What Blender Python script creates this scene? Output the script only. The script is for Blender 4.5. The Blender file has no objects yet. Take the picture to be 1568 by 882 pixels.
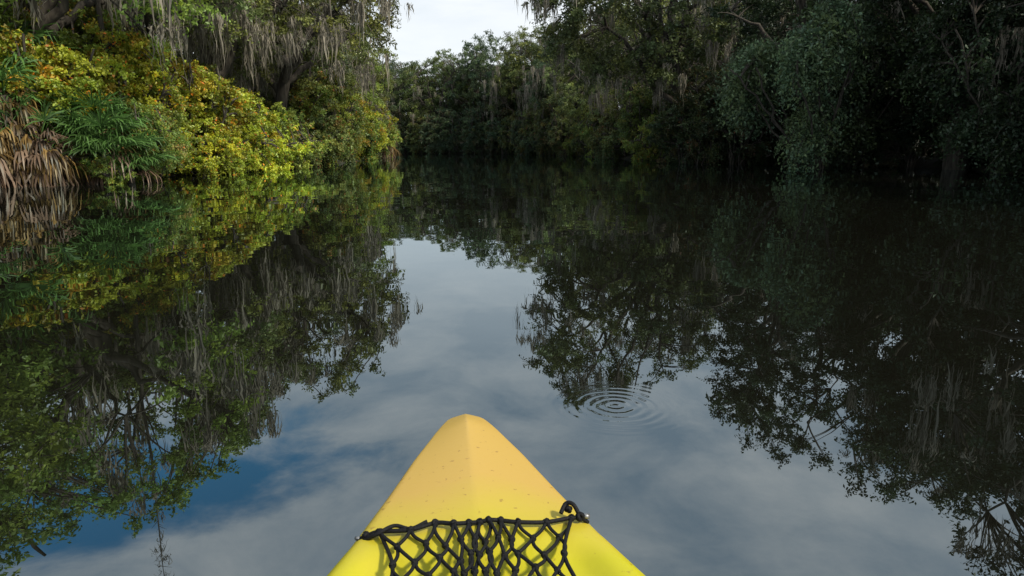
import bpy, math, numpy as np
from mathutils import Vector
rng=np.random.default_rng(11)
sc=bpy.context.scene
sc.view_settings.view_transform='Standard'; sc.view_settings.look='None'; sc.view_settings.exposure=0
col=sc.collection
def R(a,b,n=None): return rng.uniform(a,b,n)
def norm(v): return v/np.maximum(np.linalg.norm(v,axis=-1,keepdims=True),1e-9)

# ------------------------------------------------------------ materials
def new_mat(name):
    m=bpy.data.materials.new(name); m.use_nodes=True
    nt=m.node_tree; nt.nodes.clear()
    return m,nt,nt.nodes,nt.links
def leaf_mat(name,trans=0.35,gl=0.045):
    m,nt,N,L=new_mat(name)
    out=N.new('ShaderNodeOutputMaterial')
    oi=N.new('ShaderNodeObjectInfo'); at=N.new('ShaderNodeAttribute'); at.attribute_name='tint'
    mu=N.new('ShaderNodeMix'); mu.data_type='RGBA'; mu.blend_type='MULTIPLY'; mu.inputs[0].default_value=1
    L.new(oi.outputs['Color'],mu.inputs[6]); L.new(at.outputs['Color'],mu.inputs[7])
    d=N.new('ShaderNodeBsdfDiffuse'); t=N.new('ShaderNodeBsdfTranslucent'); g=N.new('ShaderNodeBsdfGlossy'); g.inputs['Roughness'].default_value=.5
    g.inputs['Color'].default_value=(.7,.8,.75,1)
    L.new(mu.outputs[2],d.inputs['Color']); L.new(mu.outputs[2],t.inputs['Color'])
    a=N.new('ShaderNodeMixShader'); a.inputs[0].default_value=trans
    L.new(d.outputs[0],a.inputs[1]); L.new(t.outputs[0],a.inputs[2])
    b=N.new('ShaderNodeMixShader'); b.inputs[0].default_value=gl
    L.new(a.outputs[0],b.inputs[1]); L.new(g.outputs[0],b.inputs[2])
    L.new(b.outputs[0],out.inputs[0]); return m
def simple_mat(name,c1,c2,scale,rough=.9,bump=.3,stretch=(1,1,1)):
    m,nt,N,L=new_mat(name)
    out=N.new('ShaderNodeOutputMaterial'); p=N.new('ShaderNodeBsdfPrincipled'); p.inputs['Roughness'].default_value=rough
    tc=N.new('ShaderNodeTexCoord'); mp=N.new('ShaderNodeMapping'); mp.inputs['Scale'].default_value=stretch
    n=N.new('ShaderNodeTexNoise'); n.inputs['Scale'].default_value=scale; n.inputs['Detail'].default_value=6
    r=N.new('ShaderNodeValToRGB'); r.color_ramp.elements[0].color=(*c1,1); r.color_ramp.elements[1].color=(*c2,1)
    r.color_ramp.elements[0].position=.35; r.color_ramp.elements[1].position=.68
    bp=N.new('ShaderNodeBump'); bp.inputs['Strength'].default_value=bump
    L.new(tc.outputs['Object'],mp.inputs[0]); L.new(mp.outputs[0],n.inputs['Vector']); L.new(n.outputs[0],r.inputs[0])
    L.new(r.outputs[0],p.inputs['Base Color']); L.new(n.outputs[0],bp.inputs['Height']); L.new(bp.outputs[0],p.inputs['Normal'])
    L.new(p.outputs[0],out.inputs[0]); return m
M_LEAF=leaf_mat('leaves'); 
M_BARK=simple_mat('bark',(.025,.02,.016),(.085,.075,.06),3,stretch=(3,3,.6))
M_MOSS=leaf_mat('spanish_moss_strands',.3,.0)
nt=M_MOSS.node_tree
for n in list(nt.nodes):
    if n.type=='MIX': 
        for l in list(n.inputs[6].links): nt.links.remove(l)
        n.inputs[6].default_value=(1,1,1,1)

# ------------------------------------------------------------ geometry accumulator
class Geo:
    def __init__(s): s.v=[];s.f=[];s.m=[];s.c=[];s.n=0
    def add(s,v,f,m,c):
        s.v.append(v); s.f.append(f+s.n); s.m.append(np.full(len(f),m,np.int32))
        c=np.asarray(c,float)
        if c.ndim==1: c=np.tile(c,(len(v),1))
        s.c.append(c); s.n+=len(v)
    def mesh(s,name,mats,smooth=False):
        v=np.concatenate(s.v).astype(np.float32); f=np.concatenate(s.f).astype(np.int32); mi=np.concatenate(s.m); c=np.concatenate(s.c)
        me=bpy.data.meshes.new(name)
        me.vertices.add(len(v)); me.vertices.foreach_set('co',v.ravel())
        me.loops.add(f.size); me.loops.foreach_set('vertex_index',f.ravel())
        me.polygons.add(len(f)); me.polygons.foreach_set('loop_start',np.arange(0,f.size,4,dtype=np.int32))
        me.polygons.foreach_set('loop_total',np.full(len(f),4,np.int32))
        me.polygons.foreach_set('material_index',mi)
        if smooth: me.polygons.foreach_set('use_smooth',np.ones(len(f),bool))
        for m in mats: me.materials.append(m)
        a=me.attributes.new('tint','FLOAT_COLOR','POINT'); cc=np.ones((len(v),4),np.float32); cc[:,:3]=c
        a.data.foreach_set('color',cc.ravel())
        me.update(); me.validate(); return me
def tube(G,P,r,k,m=1,c=(1,1,1)):
    P=np.asarray(P,float); n=len(P); T=norm(np.gradient(P,axis=0))
    ref=np.array([0.31,.17,.93]) if abs(T[0,2])<.8 else np.array([1.,.2,.1])
    A=norm(np.cross(T,ref)); B=np.cross(T,A)
    th=np.linspace(0,2*np.pi,k,endpoint=False)
    r=np.asarray(r)
    V=P[:,None]+r[:,None,None]*(np.cos(th)[None,:,None]*A[:,None]+np.sin(th)[None,:,None]*B[:,None])
    i=np.arange(n-1)[:,None]*k; j=np.arange(k)[None]; j2=(j+1)%k
    F=np.stack([i+j,i+j2,i+k+j2,i+k+j],-1).reshape(-1,4)
    G.add(V.reshape(-1,3),F,m,c)
def leaves(G,C,size,tint,up=.5,droop=.0,asp=.5,m=0):
    n=len(C); nr=norm(rng.normal(size=(n,3))+np.array([0,0,up]))
    a=rng.normal(size=(n,3)); a[:,2]-=droop; a=norm(a-(a*nr).sum(1,keepdims=True)*nr); b=np.cross(nr,a)
    s=size[:,None]
    v=np.stack([C-a*s*.5,C+b*s*asp*.5-a*s*.05+nr*s*.06,C+a*s*.5,C-b*s*asp*.5-a*s*.05+nr*s*.06],1).reshape(-1,3)
    G.add(v,np.arange(4*n).reshape(-1,4),m,np.repeat(tint,4,axis=0))
def noise3(P,f,seed):
    r=np.random.default_rng(seed); o=np.zeros(len(P))
    for k in range(5):
        w=r.normal(size=3)*f; o+=np.sin(P@w+r.uniform(0,6.28))
    return o/5*1.6
def bez(a,b,c,n):
    t=np.linspace(0,1,n)[:,None]; return (1-t)**2*a+2*t*(1-t)*b+t*t*c
def moss(G,p,L,n,spread,w=.020,base=(.27,.25,.205)):
    for _ in range(n):
        rr=abs(rng.normal())*spread*.6; th=R(0,6.28)
        q=p+np.array([math.cos(th)*rr,math.sin(th)*rr,R(-.1,.05)])
        l=L*R(.25,1.)*max(.2,1-rr/(spread*1.8)); k=7
        z=np.linspace(0,-l,k); P=np.stack([q[0]+np.cumsum(R(-.06,.06,k)),q[1]+np.cumsum(R(-.06,.06,k)),q[2]+z],1)
        th=R(0,3.14); d=np.array([math.cos(th),math.sin(th),0])
        ww=w*R(.5,1.5)*np.array([.6,1.2,1.0,1.1,.8,.5,.1])*R(.3,1.6,k)
        V=np.concatenate([P-d*ww[:,None],P+d*ww[:,None]]); i=np.arange(k-1)
        F=np.stack([i,i+1,i+1+k,i+k],1)
        G.add(V,F,2,np.array(base)*R(.45,1.3))
def tree_mesh(name,H,Rx,zb,ncl,lsize=.16,trunk=.35,nl=8,moss_n=0,moss_L=1.4,autumn=0.,lean=(0,0),spr=.75,sub=6,per=22,gap=-.25,droop=.3,shrub=False,flat=1.0,asp=.5,rag=.24):
    G=Geo(); zc=(H+zb)/2; rz=(H-zb)/2
    top=np.array([lean[0]*.4,lean[1]*.4,zb+rz*.5 if not shrub else .6])
    base=np.array([0,0,-.8]); seed=int(R(0,1e6))
    if not shrub:
        tp=bez(base,np.array([R(-.6,.6),R(-.6,.6),zb*.5+.5]),top,10)
        tube(G,tp,np.linspace(trunk*1.25,trunk*.75,10)*np.r_[1.25,np.ones(9)],9)
    skel=[]
    def env(u): 
        return np.array([lean[0],lean[1],zc])+u*np.array([Rx,Rx,rz*flat])
    for i in range(nl):
        a=2*np.pi*(i+R(-.3,.3))/nl; e=R(-.25,.9)
        u=np.array([math.cos(a)*math.cos(e),math.sin(a)*math.cos(e),math.sin(e)])*R(.6,.85)
        st=top.copy() if not shrub else np.array([R(-.4,.4),R(-.4,.4),-.6])
        if not shrub: st=tp[int(R(5,9.99))]
        en=env(u); mid=(st+en)/2+np.array([R(-.8,.8),R(-.8,.8),R(.0,1.2)])*(Rx/6)
        P=bez(st,mid,en,12); P[1:-1]+=rng.normal(size=(10,3))*.09*(Rx/5)
        r0=(trunk*.55 if not shrub else .05)
        tube(G,P,np.linspace(r0,.035,12),6); skel.append(P[3:])
    S=np.concatenate(skel)
    C=[]
    while len(C)<ncl:
        u=norm(rng.normal(size=3))*R(.12,1.)**.42
        if u[2]<-.8 and not shrub: continue
        k=noise3(np.array([norm(u)]),2.2,seed)[0]
        if np.linalg.norm(u)>1.1-rag+rag*k: continue
        p=env(u)
        if noise3(p[None],2.4/Rx*2,seed+1)[0]<gap: continue
        if p[2]<.05: continue
        C.append(p)
    C=np.array(C)
    for ci,p in enumerate(C):
        d=np.linalg.norm(S-p+np.array([0,0,.4]),axis=1); s=S[np.argmin(d)]
        P=bez(s,(s+p)/2+np.array([0,0,.25]),p,5)
        tube(G,P,np.linspace(.045,.015,5),4)
        out=norm(p-env(np.zeros(3)))
        br=R(.5,1.5); yl=R(0,1)
        ct=np.array([br*(.88+.3*yl),br*(1+.06*yl),br*(1.05-.35*yl)])
        if autumn>0 and R(0,1)<autumn:
            ct=ct*np.array([R(1.1,1.4),R(.7,.95),R(.6,1.)])
        for j in range(sub):
            dirv=norm(out*.7+rng.normal(size=3)*np.array([1,1,.6])+np.array([0,0,-droop*.6])); l=spr*R(.5,1.2)
            t=R(0,1,per)[:,None]
            q=p+dirv*l*t+np.array([0,0,-1])*droop*l*t**2*.7+rng.normal(size=(per,3))*.11*spr*(1.2-t*.5)
            tt=ct*R(.75,1.25,(per,1))*np.array([1,1,1])
            if autumn>0:
                k=rng.random((per,1))<.05; tt=np.where(k,tt*np.array([1.8,.6,.6]),tt)
            leaves(G,q,lsize*R(.6,1.25,per),tt,up=.55,droop=droop,asp=asp)
            if j<2: tube(G,[p,p+dirv*l*.5,p+dirv*l+np.array([0,0,-droop*l*.5])],[.015,.01,.005],3)
    if moss_n:
        outer=C[np.argsort(-np.linalg.norm((C-env(np.zeros(3)))/np.array([Rx,Rx,rz]),axis=1))][:int(len(C)*.7)]
        for i in range(moss_n):
            p=outer[int(R(0,len(outer)))]+rng.normal(size=3)*.3+np.array([0,0,-.3]) if R(0,1)<.85 else S[int(R(0,len(S)))]
            if p[2]<2.2: continue
            q=p-env(np.zeros(3)); q[2]=0; p=p+norm(q)*.35
            for _ in range(int(R(1,5))):
                moss(G,p+rng.normal(size=3)*np.array([.5,.5,.25]),moss_L*R(.25,1.2),int(R(10,26)),.28)
    return G.mesh(name,[M_LEAF,M_BARK,M_MOSS])

OAK=[tree_mesh('oak_a',12.5,5.3,2.2,280,nl=8,moss_n=22),
     tree_mesh('oak_b',12.5,5.6,1.8,250,nl=9,moss_n=62,moss_L=1.9,gap=-.1,lean=(1.5,0)),
     tree_mesh('oak_c',12.5,5.0,1.2,290,nl=7,moss_n=10,moss_L=1.2),
     tree_mesh('oak_d',12.5,4.6,3.0,210,nl=7,moss_n=80,moss_L=2.1,gap=-.05)]
BIG=[tree_mesh('big_a',17,7.5,2.5,390,nl=10,trunk=.45,moss_n=34,moss_L=1.9,spr=.95,lsize=.19,per=24),
     tree_mesh('big_b',17,7.2,1.5,400,nl=10,trunk=.45,moss_n=8,moss_L=1.4,spr=.9,lsize=.19,per=24,lean=(-1.5,0)),
     tree_mesh('big_c',17,6.8,2.0,340,nl=9,trunk=.4,moss_n=100,moss_L=2.6,spr=.95,lsize=.18,per=24,gap=-.1)]
LEAN=tree_mesh('leaning',17.5,6.8,2.4,350,nl=10,trunk=.34,moss_n=75,moss_L=2.2,spr=.95,lsize=.19,per=24,gap=-.05,lean=(-5,0),rag=.32)
SHR=[tree_mesh('shrub_a',5,2.7,-.6,220,lsize=.125,shrub=True,nl=9,autumn=.16,spr=.5,sub=6,per=30,gap=-.4,asp=.55,rag=.34),
     tree_mesh('shrub_b',4,2.4,-.5,180,lsize=.12,shrub=True,nl=8,autumn=.05,spr=.5,sub=6,per=28,gap=-.4,droop=.5,rag=.3),
     tree_mesh('shrub_c',6,2.3,-.6,220,lsize=.125,shrub=True,nl=9,autumn=.2,spr=.55,sub=6,per=28,gap=-.35,rag=.3),
     tree_mesh('shrub_d',3,2.4,-.5,170,lsize=.13,shrub=True,nl=7,autumn=.05,spr=.45,sub=6,per=26,gap=-.5,rag=.3)]
DRP=tree_mesh('drooping',7.5,3.3,-.3,270,lsize=.16,nl=12,trunk=.18,spr=1.1,sub=7,per=24,gap=.1,droop=1.0,shrub=True,lean=(-1.8,0),rag=.6)
DRP2=tree_mesh('drooping2',9,4.2,.2,260,lsize=.17,nl=12,trunk=.18,spr=1.1,sub=7,per=22,gap=.05,droop=.8,shrub=True,lean=(-1.5,0),rag=.5)

def place(name,me,x,y,z=.25,s=1.,sz=None,rot=None,c=(.06,.08,.03),parent=None):
    o=bpy.data.objects.new(name,me); col.objects.link(o)
    o.location=(x,y,z); o.rotation_euler=(0,0,R(0,6.28) if rot is None else rot)
    o.scale=(s,s,sz if sz else s); k=R(.82,1.18); o.color=(c[0]*k*R(.93,1.07),c[1]*k,c[2]*k,1)
    if parent: o.parent=parent
    return o
def empty(name):
    e=bpy.data.objects.new(name,None); col.objects.link(e); return e

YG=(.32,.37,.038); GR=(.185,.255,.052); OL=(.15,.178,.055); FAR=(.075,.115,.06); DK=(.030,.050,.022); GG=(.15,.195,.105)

CL=np.array([[2,-200,20],[2,-60,20],[2.5,0,19.5],[3.75,18,17.2],[5,29,15.9],[1,43,12.],[-1.2,60,11.2],[-2.5,73,11],[-10,90,12],[-32,100,11],[-90,104,12],[-300,120,12]],float)
def bankdist(X,Y):
    best=np.full(X.shape,1e9)
    for a,b in zip(CL[:-1],CL[1:]):
        d=b[:2]-a[:2]; t=np.clip(((X-a[0])*d[0]+(Y-a[1])*d[1])/(d@d),0,1)
        dd=np.hypot(X-a[0]-t*d[0],Y-a[1]-t*d[1])-(a[2]+(b[2]-a[2])*t); best=np.minimum(best,dd)
    return best
def scatter(x0,x1,y0,y1,b0,b1,sp,tries=5000):
    P=[]; q=np.stack([R(x0,x1,tries),R(y0,y1,tries)],1); bd=bankdist(q[:,0],q[:,1])
    for p in q[(bd>b0)&(bd<b1)]:
        if all((p[0]-a[0])**2+(p[1]-a[1])**2>sp*sp for a in P): P.append(p)
    return P

# left bank tall oaks
for (x,y,k,s,c,r) in [(-16.5,10,0,1,OL,0),(-15.8,16,2,1,GR,1),(-15,21.5,1,.98,GR,.3),(-14.2,26.5,3,1,OL,2.),
        (-13.4,31.5,3,.96,OL,3.),(-12.3,37.,1,1.05,OL,-.2),(-13.4,44,3,.95,GG,1.3),(-14.0,51,3,1.,OL,4),(-14.5,58,0,.95,GR,5),(-15.2,65,2,.9,OL,2.2),(-16,73,1,.88,GR,3)]:
    place('live_oak',OAK[k],x,y,.25,s,rot=r,c=c)
# right bank big oaks
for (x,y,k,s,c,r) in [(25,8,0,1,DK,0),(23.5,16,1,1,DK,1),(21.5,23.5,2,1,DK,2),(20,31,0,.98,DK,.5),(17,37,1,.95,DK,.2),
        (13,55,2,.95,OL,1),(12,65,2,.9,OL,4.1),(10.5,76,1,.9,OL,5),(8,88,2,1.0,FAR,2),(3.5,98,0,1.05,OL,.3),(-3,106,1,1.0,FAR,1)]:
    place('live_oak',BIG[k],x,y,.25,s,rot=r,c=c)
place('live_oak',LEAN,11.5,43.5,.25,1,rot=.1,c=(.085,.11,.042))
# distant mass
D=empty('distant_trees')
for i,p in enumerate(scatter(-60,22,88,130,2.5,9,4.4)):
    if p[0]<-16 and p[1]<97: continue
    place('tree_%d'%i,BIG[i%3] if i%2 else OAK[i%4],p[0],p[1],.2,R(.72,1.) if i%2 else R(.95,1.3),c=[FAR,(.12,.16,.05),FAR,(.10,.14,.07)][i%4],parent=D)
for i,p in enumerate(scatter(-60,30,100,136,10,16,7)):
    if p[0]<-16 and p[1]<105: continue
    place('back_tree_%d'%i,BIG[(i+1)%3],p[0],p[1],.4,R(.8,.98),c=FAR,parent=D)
# woods behind the banks
W=empty('background_woods')
for i in range(13):
    y=3+i*7.2; place('tree_l%d'%i,OAK[(i*3+1)%4],-21.5+R(-1.5,1.5)-(2 if y<15 else 0)+(3 if 30<y<60 else 0),y,.4,R(.85,1.),c=OL,parent=W)
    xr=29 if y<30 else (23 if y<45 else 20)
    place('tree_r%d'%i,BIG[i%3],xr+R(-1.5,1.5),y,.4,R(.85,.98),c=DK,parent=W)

# ------------------------------------------------------------ shrubs
SL=empty('riverbank_shrubs')
L=[(-15.5,12,0,1.1,GR),(-15.6,16.5,2,1.,GR),(-14.6,19.5,0,1.,YG),(-13.2,21,0,.95,YG),(-12.6,23.4,2,.85,YG),(-11.9,25.2,0,.95,YG),(-11.5,27.6,3,1.,YG),(-11.8,29.2,0,.85,YG),
   (-14.2,24,2,1.05,GR),(-13.6,28,0,1.1,GR),(-16,21,2,1.2,GR),(-15,26,0,1.3,YG),(-12.0,22.2,3,.8,YG),(-11.2,24.6,3,.75,YG)]
for i,(x,y,k,s,c) in enumerate(L): place('shrub_%d'%i,SHR[k],x,y,.1,s,c=c,parent=SL)
for i,p in enumerate(scatter(-35,-6,29.5,90,-.2,1.0,1.9)+scatter(-40,-6,27,90,1.6,4.5,2.8)+scatter(-30,-10,-5,18,1,4,3)):
    place('bank_shrub_%d'%i,SHR[int(R(0,4))],p[0],p[1],.1,R(.6,1.) if p[1]<48 else R(.8,1.25),c=[GR,YG,GG,GR,OL][i%5],parent=SL)
SR=empty('riverbank_shrubs')
for i,p in enumerate(scatter(4,32,4,86,-.6,.7,2.2)+scatter(4,36,4,90,1.5,4.5,2.9)):
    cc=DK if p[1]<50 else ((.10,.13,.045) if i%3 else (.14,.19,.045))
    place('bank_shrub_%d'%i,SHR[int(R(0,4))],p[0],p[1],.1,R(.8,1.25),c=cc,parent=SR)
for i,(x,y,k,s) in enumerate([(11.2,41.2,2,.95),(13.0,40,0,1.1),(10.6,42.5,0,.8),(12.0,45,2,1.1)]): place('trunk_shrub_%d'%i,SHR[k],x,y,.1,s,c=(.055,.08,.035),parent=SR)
SF=empty('riverbank_shrubs')
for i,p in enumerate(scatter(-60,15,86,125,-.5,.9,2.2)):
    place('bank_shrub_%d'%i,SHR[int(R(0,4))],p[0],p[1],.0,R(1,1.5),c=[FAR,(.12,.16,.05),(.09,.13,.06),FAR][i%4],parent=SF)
LG=(.125,.18,.10)
place('overhanging_tree',DRP,14.4,32.5,.1,1.1,c=LG,rot=.2)
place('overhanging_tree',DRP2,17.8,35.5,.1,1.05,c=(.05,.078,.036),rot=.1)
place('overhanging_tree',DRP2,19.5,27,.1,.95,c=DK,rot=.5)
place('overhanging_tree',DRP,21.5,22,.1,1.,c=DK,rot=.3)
place('overhanging_tree',DRP2,-13.8,49,.1,.8,c=GG,rot=3.1)

# ------------------------------------------------------------ palmettos
def frond(G,o,az,el,pl,fl,span,nl,colr,dr,wd=.014):
    d=np.array([math.cos(az)*math.cos(el),math.sin(az)*math.cos(el),math.sin(el)])
    e=o+d*pl+np.array([0,0,-.12*pl*dr]); tube(G,[o,(o+e)/2+np.array([0,0,.05]),e],[.018,.014,.01],4,0,np.array(colr)*.9)
    side=norm(np.cross(d,[0,0,1.])); n=np.cross(side,d)
    for a in np.linspace(-span,span,nl):
        a+=R(-.05,.05); l=fl*(1-.25*abs(a/span))*R(.6,1.15); tw=R(-.9,.9)
        v=d*math.cos(a)+side*math.sin(a); v=norm(v+n*R(-.2,.2)); w=norm(np.cross(n,v))*math.cos(tw)+n*math.sin(tw); w=w*wd
        p1=e+v*l*.5+n*.03; p2=e+v*l*.85+np.array([0,0,-.16*dr*l]); p3=e+v*l*.98+np.array([0,0,-.42*dr*l])
        k=np.array(colr)*R(.35,1.35)
        V=np.array([e-w*.3,e+w*.3,p1-w,p1+w,p2-w*.7,p2+w*.7,p3-w*.1,p3+w*.1])
        G.add(V,np.array([[0,1,3,2],[2,3,5,4],[4,5,7,6]]),0,k)
def palm_mesh(name,h,ng,nd,fl=.65):
    G=Geo(); 
    tube(G,[[0,0,-.5],[0.05,0,h*.5],[0,0,h]],[.12,.11,.09],9,1)
    for i in range(ng): frond(G,np.array([0,0,h]),i*2.4,R(-.05,1.25),R(.5,.95),fl*R(.85,1.15),1.7,24,(.9,1.,.9),R(.4,1.2),.019)
    for i in range(nd): 
        u=R(.4,1.3)
        frond(G,np.array([R(-.2,.2),R(-.2,.2),h-R(0,.7*h)]),i*2.4+1+R(-.5,.5),R(-.8,.8),R(.2,.6),fl*R(.6,1.05),R(.5,1.3),12,(1.9*u,.66*u,1.75*u) if i%3 else (2.2*u,.72*u,.9*u),R(1.2,3.0),.030)
    return G.mesh(name,[M_LEAF,M_BARK])
PA=palm_mesh('palm_a',1.5,10,40,.75); PB=palm_mesh('palm_b',.5,30,6,.75); PC=palm_mesh('palm_c',.45,20,14,.7); PD=palm_mesh('palm_d',1.1,3,40,.75)
PG=(.11,.21,.055)
for (x,y,me,s,z) in [(-12.9,17.8,PD,1.05,.2),(-13.9,18.6,PA,1.2,.5),(-12.2,18.0,PD,.95,.15),(-13.5,17.2,PD,1.15,.3),(-13.3,18.4,PD,1.2,1.0),(-11.2,19.1,PB,1.15,.35),(-10.9,19.6,PB,1.,.0),(-11.6,19.6,PB,1.1,.9),(-14.4,20,PA,1.5,1.1),(-11.6,32,PC,1.2,.1),(-11.8,34.5,PB,1.2,.1),(-11.5,37,PC,1.3,.1),(-11.4,38.5,PD,1.1,.1),(-11.6,39.5,PB,1.2,.2),(-11.8,42,PC,1.4,.1),(-12,45,PB,1.2,.2),(-12.2,63,PD,1.5,.1),(-12.4,67,PD,1.5,.1)]:
    place('palmetto_palm',me,x,y,z,s,c=PG)
for i,(x,y,k,s) in enumerate([(-12.7,19.6,3,.6),(-14,17.4,3,.5),(-11.0,20.6,1,.6),(-11.0,18.9,3,.26)]): place('low_shrub_%d'%i,SHR[k],x,y,.0,s,c=GR,parent=SL)
# bare snag behind the shrubs
G=Geo(); P=np.array([[0,0,-1],[.1,0,4],[-.05,.1,8],[.1,0,11],[.05,0,15.6]],float); tube(G,P,[.12,.09,.06,.035,.008],7,1)
for i in range(34):
    z=R(9,15.3); a=R(0,6.28); l=R(.12,.35); tube(G,[[.05,0,z],[.05+math.cos(a)*l,math.sin(a)*l,z+R(-.05,.3)]],[.012,.004],4,1); moss(G,np.array([.05+math.cos(a)*l*.6,math.sin(a)*l*.6,z]),.6,5,.06,.012)
place('dead_tree',G.mesh('snag',[M_LEAF,M_BARK,M_MOSS]),-13.0,22.6,-.2,1.0)

# ------------------------------------------------------------ terrain & water
xs=np.r_[-900,-600,-400,-250,-150,np.arange(-100,70,1.),90,150,250,400,600,900]; ys=np.r_[-600,-400,-200,-100,-50,np.arange(-20,140,1.),170,250,400,600,900]
X,Y=np.meshgrid(xs,ys); bd=bankdist(X,Y)+.5*np.sin(X*.9+1.3*np.sin(Y*.7))+.3*np.sin(Y*1.9)
Z=np.where(bd<0,np.maximum(bd*.5,-1.5),.35*(1-np.exp(-np.maximum(bd,0)*1.2))+np.minimum(np.maximum(bd,0)*.03,1.5)+np.clip((bd-11)*.35,0,5.5))+.06*np.sin(X*2.3)*np.sin(Y*2.9)
G=Geo(); w=len(xs); i=(np.arange(len(ys)-1)[:,None]*w+np.arange(w-1)[None]).ravel()
G.add(np.stack([X,Y,Z],-1).reshape(-1,3),np.stack([i,i+1,i+1+w,i+w],1),0,(1,1,1))
M_G=simple_mat('forest_floor',(.012,.012,.006),(.035,.035,.018),2.5,bump=.6)
o=bpy.data.objects.new('riverbank_ground',G.mesh('ground',[M_G],True)); col.objects.link(o)

m,nt,N,Lk=new_mat('river_water')
out=N.new('ShaderNodeOutputMaterial'); d=N.new('ShaderNodeBsdfDiffuse'); d.inputs['Color'].default_value=(.006,.006,.004,1)
g=N.new('ShaderNodeBsdfGlossy'); g.inputs['Roughness'].default_value=.003; g.inputs['Color'].default_value=(.84,.95,1,1)
fr=N.new('ShaderNodeFresnel'); fr.inputs['IOR'].default_value=2.8
mx=N.new('ShaderNodeMixShader'); Lk.new(fr.outputs[0],mx.inputs[0]); Lk.new(d.outputs[0],mx.inputs[1]); Lk.new(g.outputs[0],mx.inputs[2]); Lk.new(mx.outputs[0],out.inputs[0])
tc=N.new('ShaderNodeTexCoord')
n1=N.new('ShaderNodeTexNoise'); n1.inputs['Scale'].default_value=1.1; n1.inputs['Detail'].default_value=2; 
n2=N.new('ShaderNodeTexNoise'); n2.inputs['Scale'].default_value=.35; n2.inputs['Detail'].default_value=1
Lk.new(tc.outputs['Object'],n1.inputs['Vector']); Lk.new(tc.outputs['Object'],n2.inputs['Vector'])
def math_(op,a,b=None,c=None):
    n=N.new('ShaderNodeMath'); n.operation=op
    for i,v in enumerate([a,b,c]):
        if v is None: continue
        if isinstance(v,(int,float)): n.inputs[i].default_value=v
        else: Lk.new(v,n.inputs[i])
    return n.outputs[0]
vd=N.new('ShaderNodeVectorMath'); vd.operation='DISTANCE'; vd.inputs[1].default_value=(.41,2.53,0); Lk.new(tc.outputs['Object'],vd.inputs[0])
n3=N.new('ShaderNodeTexNoise'); n3.inputs['Scale'].default_value=9; n3.inputs['Detail'].default_value=2; Lk.new(tc.outputs['Object'],n3.inputs['Vector'])
dist=vd.outputs['Value']
ring=math_('SINE',math_('ADD',math_('MULTIPLY',dist,6.283/.042),math_('MULTIPLY',n3.outputs[0],3.0)))
fall=N.new('ShaderNodeMapRange'); fall.inputs[1].default_value=.08; fall.inputs[2].default_value=.34; fall.inputs[3].default_value=1; fall.inputs[4].default_value=0; fall.interpolation_type='SMOOTHSTEP'; Lk.new(dist,fall.inputs[0])
rh=math_('MULTIPLY',math_('MULTIPLY',math_('MULTIPLY',ring,fall.outputs[0]),n3.outputs[0]),.00027)
h=math_('ADD',math_('ADD',math_('MULTIPLY',n1.outputs[0],.0025),math_('MULTIPLY',n2.outputs[0],.006)),rh)
bp=N.new('ShaderNodeBump'); bp.inputs['Strength'].default_value=1; bp.inputs['Distance'].default_value=1; Lk.new(h,bp.inputs['Height'])
Lk.new(bp.outputs[0],g.inputs['Normal']); Lk.new(bp.outputs[0],fr.inputs['Normal'])
G=Geo(); G.add(np.array([[-400,-300,0],[200,-300,0],[200,300,0],[-400,300,0]],float),np.array([[0,1,2,3]]),0,(1,1,1))
o=bpy.data.objects.new('river_water',G.mesh('water',[m])); col.objects.link(o)

# ------------------------------------------------------------ kayak
m,nt,N,Lk=new_mat('yellow_plastic'); M_K=m
out=N.new('ShaderNodeOutputMaterial'); p=N.new('ShaderNodeBsdfPrincipled'); p.inputs['Roughness'].default_value=.42; p.inputs['Specular IOR Level'].default_value=.35
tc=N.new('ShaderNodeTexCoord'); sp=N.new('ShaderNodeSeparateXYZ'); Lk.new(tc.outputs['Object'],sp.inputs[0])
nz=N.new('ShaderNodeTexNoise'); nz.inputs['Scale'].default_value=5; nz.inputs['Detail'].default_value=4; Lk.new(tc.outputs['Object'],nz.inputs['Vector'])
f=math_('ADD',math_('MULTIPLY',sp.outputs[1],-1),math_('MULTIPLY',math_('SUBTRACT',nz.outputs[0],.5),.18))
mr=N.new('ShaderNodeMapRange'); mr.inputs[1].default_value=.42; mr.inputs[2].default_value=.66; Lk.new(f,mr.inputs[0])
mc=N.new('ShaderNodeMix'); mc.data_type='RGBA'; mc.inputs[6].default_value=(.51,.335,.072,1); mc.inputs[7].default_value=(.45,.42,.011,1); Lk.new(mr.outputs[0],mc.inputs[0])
sk=N.new('ShaderNodeTexNoise'); sk.inputs['Scale'].default_value=70; sk.inputs['Detail'].default_value=5; Lk.new(tc.outputs['Object'],sk.inputs['Vector'])
rr=N.new('ShaderNodeValToRGB'); rr.color_ramp.elements[0].position=.66; rr.color_ramp.elements[0].color=(0,0,0,1); rr.color_ramp.elements[1].position=.72; rr.color_ramp.elements[1].color=(.6,.6,.6,1); Lk.new(sk.outputs[0],rr.inputs[0])
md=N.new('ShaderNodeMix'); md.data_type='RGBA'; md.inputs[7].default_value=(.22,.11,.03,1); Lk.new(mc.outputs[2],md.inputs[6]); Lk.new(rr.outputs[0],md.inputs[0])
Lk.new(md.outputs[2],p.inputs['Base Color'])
bp=N.new('ShaderNodeBump'); bp.inputs['Strength'].default_value=.12; bp.inputs['Distance'].default_value=.004; Lk.new(sk.outputs[0],bp.inputs['Height']); Lk.new(bp.outputs[0],p.inputs['Normal'])
Lk.new(p.outputs[0],out.inputs[0])

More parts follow.
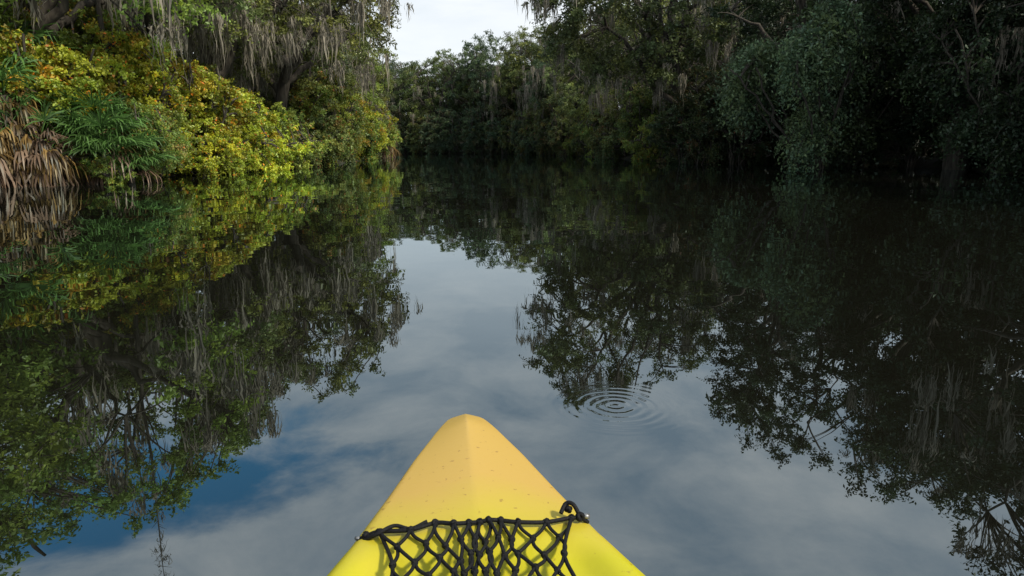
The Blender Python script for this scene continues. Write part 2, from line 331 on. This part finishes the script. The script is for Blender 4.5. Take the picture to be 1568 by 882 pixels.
kay=bpy.data.objects.new('kayak',None); col.objects.link(kay)
kay.location=(-.125,1.707,0); kay.rotation_euler=(0,0,math.radians(6.0))
ss=np.r_[0,.002,.006,.012,.024,.04,.06,.09,np.arange(.12,3.1,.02),3.12,3.16,3.19,3.2]
hw=np.interp(ss,[0,.002,.006,.012,.024,.04,.06,.12,.25,.42,.575,.70,1.0,1.3,1.7,2.2,2.7,3.05,3.16,3.2],[.001,.014,.024,.033,.044,.053,.062,.085,.132,.184,.234,.286,.35,.38,.385,.36,.26,.12,.05,.002])
ze=np.interp(ss,[0,.1,.6,1.2,2.2,3.0,3.2],[.300,.302,.299,.27,.26,.29,.30])
def sst(a,b,x): t=np.clip((x-a)/(b-a),0,1); return t*t*(3-2*t)
fr_=np.r_[np.linspace(-1,-.9,5)[:-1],np.linspace(-.9,.9,45),np.linspace(.9,1,5)[1:]]
V=[];
for s,h_,z in zip(ss,hw,ze):
    crown=.030*(1-.72*sst(.45,.8,s))*(.35+.65*sst(0,.12,s))
    rid=crown*(1-np.abs(fr_)**1.15)
    edge=-.018*np.clip((np.abs(fr_)-.88)/.12,0,1)**2*min(1,h_/.1)
    rec=-.022*sst(.60,.66,s)*(1-sst(.98,1.03,s))*(1-sst(.62,.85,np.abs(fr_)))
    rec=rec-.14*sst(1.12,1.2,s)*(1-sst(2.2,2.35,s))*(1-sst(.70,.82,np.abs(fr_)))
    nose=-.02*(1-min(1,s/.03))**2
    top=np.stack([fr_*h_,np.full_like(fr_,-s),z+rid+edge+rec+nose],1)
    tt=np.array([.99,.95,.85,.65,.35,0,-.35,-.65,-.85,-.95,-.99]); dz=np.array([.05,.12,.22,.31,.36,.38,.36,.31,.22,.12,.05])
    k=min(1,s/.35)**.6*min(1,(3.2-s)/.35+.01)**.6
    bot=np.stack([tt*h_*(.8+.2*k),np.full_like(tt,-s),z-.02-dz*(.25+.75*k)],1)
    V.append(np.concatenate([top,bot]))
V=np.array(V); n,kk=V.shape[:2]
G=Geo(); i=np.arange(n-1)[:,None]*kk; j=np.arange(kk)[None]; j2=(j+1)%kk
G.add(V.reshape(-1,3),np.stack([i+j,i+kk+j,i+kk+j2,i+j2],-1).reshape(-1,4),0,(1,1,1))
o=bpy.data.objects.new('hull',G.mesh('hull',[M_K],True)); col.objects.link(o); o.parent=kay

# cargo net
m,nt,N,Lk=new_mat('black_cord')
out=N.new('ShaderNodeOutputMaterial'); p=N.new('ShaderNodeBsdfPrincipled'); p.inputs['Roughness'].default_value=.7
tc=N.new('ShaderNodeTexCoord'); vo=N.new('ShaderNodeTexVoronoi'); vo.inputs['Scale'].default_value=420; Lk.new(tc.outputs['Object'],vo.inputs['Vector'])
rr=N.new('ShaderNodeValToRGB'); rr.color_ramp.elements[0].color=(.008,.009,.011,1); rr.color_ramp.elements[1].color=(.002,.002,.003,1); Lk.new(vo.outputs[0],rr.inputs[0]); Lk.new(rr.outputs[0],p.inputs['Base Color'])
bp=N.new('ShaderNodeBump'); bp.inputs['Strength'].default_value=.6; bp.inputs['Distance'].default_value=.001; Lk.new(vo.outputs[0],bp.inputs['Height']); Lk.new(bp.outputs[0],p.inputs['Normal']); Lk.new(p.outputs[0],out.inputs[0])
p.inputs['Specular IOR Level'].default_value=.25
M_N=m
G=Geo()
def smoothpath(pts,n=6):
    pts=np.array(pts,float); q=[]
    P=np.vstack([2*pts[0]-pts[1],pts,2*pts[-1]-pts[-2]])
    for a in range(1,len(P)-2):
        for t in np.linspace(0,1,n,endpoint=False):
            q.append(.5*((2*P[a])+(-P[a-1]+P[a+1])*t+(2*P[a-1]-5*P[a]+4*P[a+1]-P[a+2])*t*t+(-P[a-1]+3*P[a]-3*P[a+1]+P[a+2])*t**3))
    q.append(P[-2]); return np.array(q)
def cord(pts,r=.0036,n=6):
    Q=smoothpath(pts,n); tube(G,Q,np.full(len(Q),r),8,0)
def knot(p,r=.007):
    p=np.array(p,float)
    for _ in range(3):
        ax=norm(rng.normal(size=3)); b=norm(np.cross(ax,[.2,.9,.3])); c=np.cross(ax,b); th=np.linspace(0,2*np.pi,12)
        tube(G,p+r*.62*(np.cos(th)[:,None]*b+np.sin(th)[:,None]*c),np.full(12,.0036),7,0)
Zt=.314; S0=.578
fx=np.array([-.86,-.60,-.36,-.20,-.08,.02,.10,.20,.36,.62,.88])*.205
topn=[(x+R(-.003,.003),-(S0+R(-.006,.008)-(.012 if abs(x)>.16 else 0)),Zt+R(0,.006)+.012*(1-abs(x)/.2)) for x in fx]
cord([(-.218,-.565,.296),(-.2,-.568,.305)]+topn+[(.2,-.562,.312),(.212,-.556,.30)],.0042)
cord([(-.205,-.572,.30),(-.18,-.585,.318),(-.15,-.572,.325),(-.12,-.580,.322),(-.09,-.572,.33)],.0038)
for p_ in topn: knot(p_)
knot((-.202,-.568,.306),.008); knot((.196,-.562,.316),.010); knot((.176,-.548,.325),.008)
cord([(.196,-.562,.316),(.185,-.55,.335),(.172,-.543,.334),(.16,-.556,.322)],.0042)
rows=[topn]
for r_ in range(1,8):
    prev=rows[-1]; sc_=1-.018*r_
    if r_%2: xs_=[(prev[a][0]+prev[a+1][0])/2 for a in range(len(prev)-1)]
    else: xs_=[rows[0][a][0]*sc_*.93 for a in range(len(rows[0]))]
    if r_==2: xs_[0]*=.93; xs_[-1]*=.93
    rows.append([(x*.98+R(-.005,.005),-(S0+.046*r_+R(-.008,.008)),Zt-.003+R(-.002,.006)+.006*(1-abs(x)/.2)) for x in xs_])
for r_ in range(1,8):
    A=rows[r_-1]; B=rows[r_]
    for b_i,b in enumerate(B):
        cs=[b_i,b_i+1] if r_%2 else [b_i-1,b_i]
        for ci in cs:
            if 0<=ci<len(A):
                a=np.array(A[ci]); bb=np.array(b); mid=(a+bb)/2+np.array([R(-.004,.004)+(.004 if a[0]>bb[0] else -.004),0,R(-.002,.005)])
                cord([a,mid,bb],.0033)
        knot(b,.0055)
for e in (0,-1):
    cord([rows[k][e] for k in range(0,8,2)],.0035)
o=bpy.data.objects.new('cargo_net',G.mesh('net',[M_N],True)); col.objects.link(o); o.parent=kay
G=Geo()
mt,nt2,N2,L2=new_mat('steel'); out=N2.new('ShaderNodeOutputMaterial'); p=N2.new('ShaderNodeBsdfPrincipled'); p.inputs['Metallic'].default_value=.8; p.inputs['Roughness'].default_value=.4; p.inputs['Base Color'].default_value=(.3,.3,.3,1); L2.new(p.outputs[0],out.inputs[0])
tube(G,[(.203,-.560,.316),(.2035,-.560,.316),(.214,-.559,.314),(.2145,-.559,.314)],[.0005,.005,.005,.0005],12,0)
tube(G,[(-.222,-.562,.298),(-.2215,-.562,.298),(-.213,-.566,.300),(-.2125,-.566,.300)],[.0005,.0035,.0035,.0005],12,0)
o=bpy.data.objects.new('cord_clips',G.mesh('clips',[mt],True)); col.objects.link(o); o.parent=kay

# ------------------------------------------------------------ sky + sun
sd=Vector((.8,-.45,.85)).normalized()
w=bpy.data.worlds.new('World'); sc.world=w; w.use_nodes=True; nt=w.node_tree; N=nt.nodes; Lk=nt.links; N.clear()
out=N.new('ShaderNodeOutputWorld'); bg=N.new('ShaderNodeBackground'); bg.inputs['Strength'].default_value=.15; Lk.new(bg.outputs[0],out.inputs[0])
sky=N.new('ShaderNodeTexSky'); sky.sky_type='NISHITA'; sky.sun_disc=False; sky.sun_elevation=math.asin(sd.z); sky.sun_rotation=math.atan2(sd.x,sd.y)
tc=N.new('ShaderNodeTexCoord'); sp=N.new('ShaderNodeSeparateXYZ'); Lk.new(tc.outputs['Generated'],sp.inputs[0])
zc=math_('ADD',math_('MAXIMUM',sp.outputs[2],.0),.10)
cb=N.new('ShaderNodeCombineXYZ'); Lk.new(math_('DIVIDE',sp.outputs[0],zc),cb.inputs[0]); Lk.new(math_('DIVIDE',sp.outputs[1],zc),cb.inputs[1])
n1=N.new('ShaderNodeTexNoise'); n1.inputs['Scale'].default_value=2.1; n1.inputs['Detail'].default_value=8; n1.inputs['Roughness'].default_value=.6; n1.inputs['Distortion'].default_value=.3; Lk.new(cb.outputs[0],n1.inputs['Vector'])
rp=N.new('ShaderNodeValToRGB'); e=rp.color_ramp.elements; e[0].position=.38; e[0].color=(.44,.55,.66,1); e[1].position=.68; e[1].color=(1.0,1.0,1.0,1); Lk.new(n1.outputs[0],rp.inputs[0])
hz=N.new('ShaderNodeMapRange'); hz.inputs[1].default_value=.16; hz.inputs[2].default_value=.38; hz.inputs[3].default_value=.9; hz.inputs[4].default_value=0; Lk.new(sp.outputs[2],hz.inputs[0])
hm=N.new('ShaderNodeMix'); hm.data_type='RGBA'; hm.inputs[7].default_value=(.92,.95,.98,1); Lk.new(hz.outputs[0],hm.inputs[0]); Lk.new(rp.outputs[0],hm.inputs[6])
sc10=N.new('ShaderNodeVectorMath'); sc10.operation='SCALE'; Lk.new(hm.outputs[2],sc10.inputs[0]); Lk.new(math_('ADD',math_('MULTIPLY',sp.outputs[2],.1),7.1),sc10.inputs[3])
hole=Vector((-.56,1,.53)).normalized()
vd=N.new('ShaderNodeVectorMath'); vd.operation='SUBTRACT'; vd.inputs[1].default_value=hole; Lk.new(tc.outputs['Generated'],vd.inputs[0])
ms=N.new('ShaderNodeVectorMath'); ms.operation='MULTIPLY'; ms.inputs[1].default_value=(.8,1.2,3.0); Lk.new(vd.outputs[0],ms.inputs[0])
ln=N.new('ShaderNodeVectorMath'); ln.operation='LENGTH'; Lk.new(ms.outputs[0],ln.inputs[0])
hd=math_('ADD',ln.outputs['Value'],math_('MULTIPLY',math_('SUBTRACT',n1.outputs[0],.5),.5))
mr=N.new('ShaderNodeMapRange'); mr.interpolation_type='SMOOTHSTEP'; mr.inputs[1].default_value=.11; mr.inputs[2].default_value=.25; mr.inputs[3].default_value=1.; mr.inputs[4].default_value=0.05; Lk.new(hd,mr.inputs[0])
sat=N.new('ShaderNodeMix'); sat.data_type='RGBA'; sat.blend_type='MULTIPLY'; sat.inputs[0].default_value=1; sat.inputs[7].default_value=(.45,1.05,1.15,1); Lk.new(sky.outputs[0],sat.inputs[6])
mx=N.new('ShaderNodeMix'); mx.data_type='RGBA'; Lk.new(mr.outputs[0],mx.inputs[0]); Lk.new(sc10.outputs[0],mx.inputs[6]); Lk.new(sat.outputs[2],mx.inputs[7]); Lk.new(mx.outputs[2],bg.inputs['Color'])
sl=bpy.data.lights.new('sun','SUN'); sl.energy=4.6; sl.angle=math.radians(6); sl.color=(1,.90,.74)
so=bpy.data.objects.new('sun',sl); col.objects.link(so); so.rotation_euler=sd.to_track_quat('Z','Y').to_euler()

cam=bpy.data.cameras.new('camera'); co=bpy.data.objects.new('camera',cam); col.objects.link(co)
cam.sensor_width=36; cam.lens=23.88; cam.clip_start=.05; cam.clip_end=3000
co.location=(0,0,1.0); co.rotation_euler=(math.radians(90-11.73),0,0); sc.camera=co
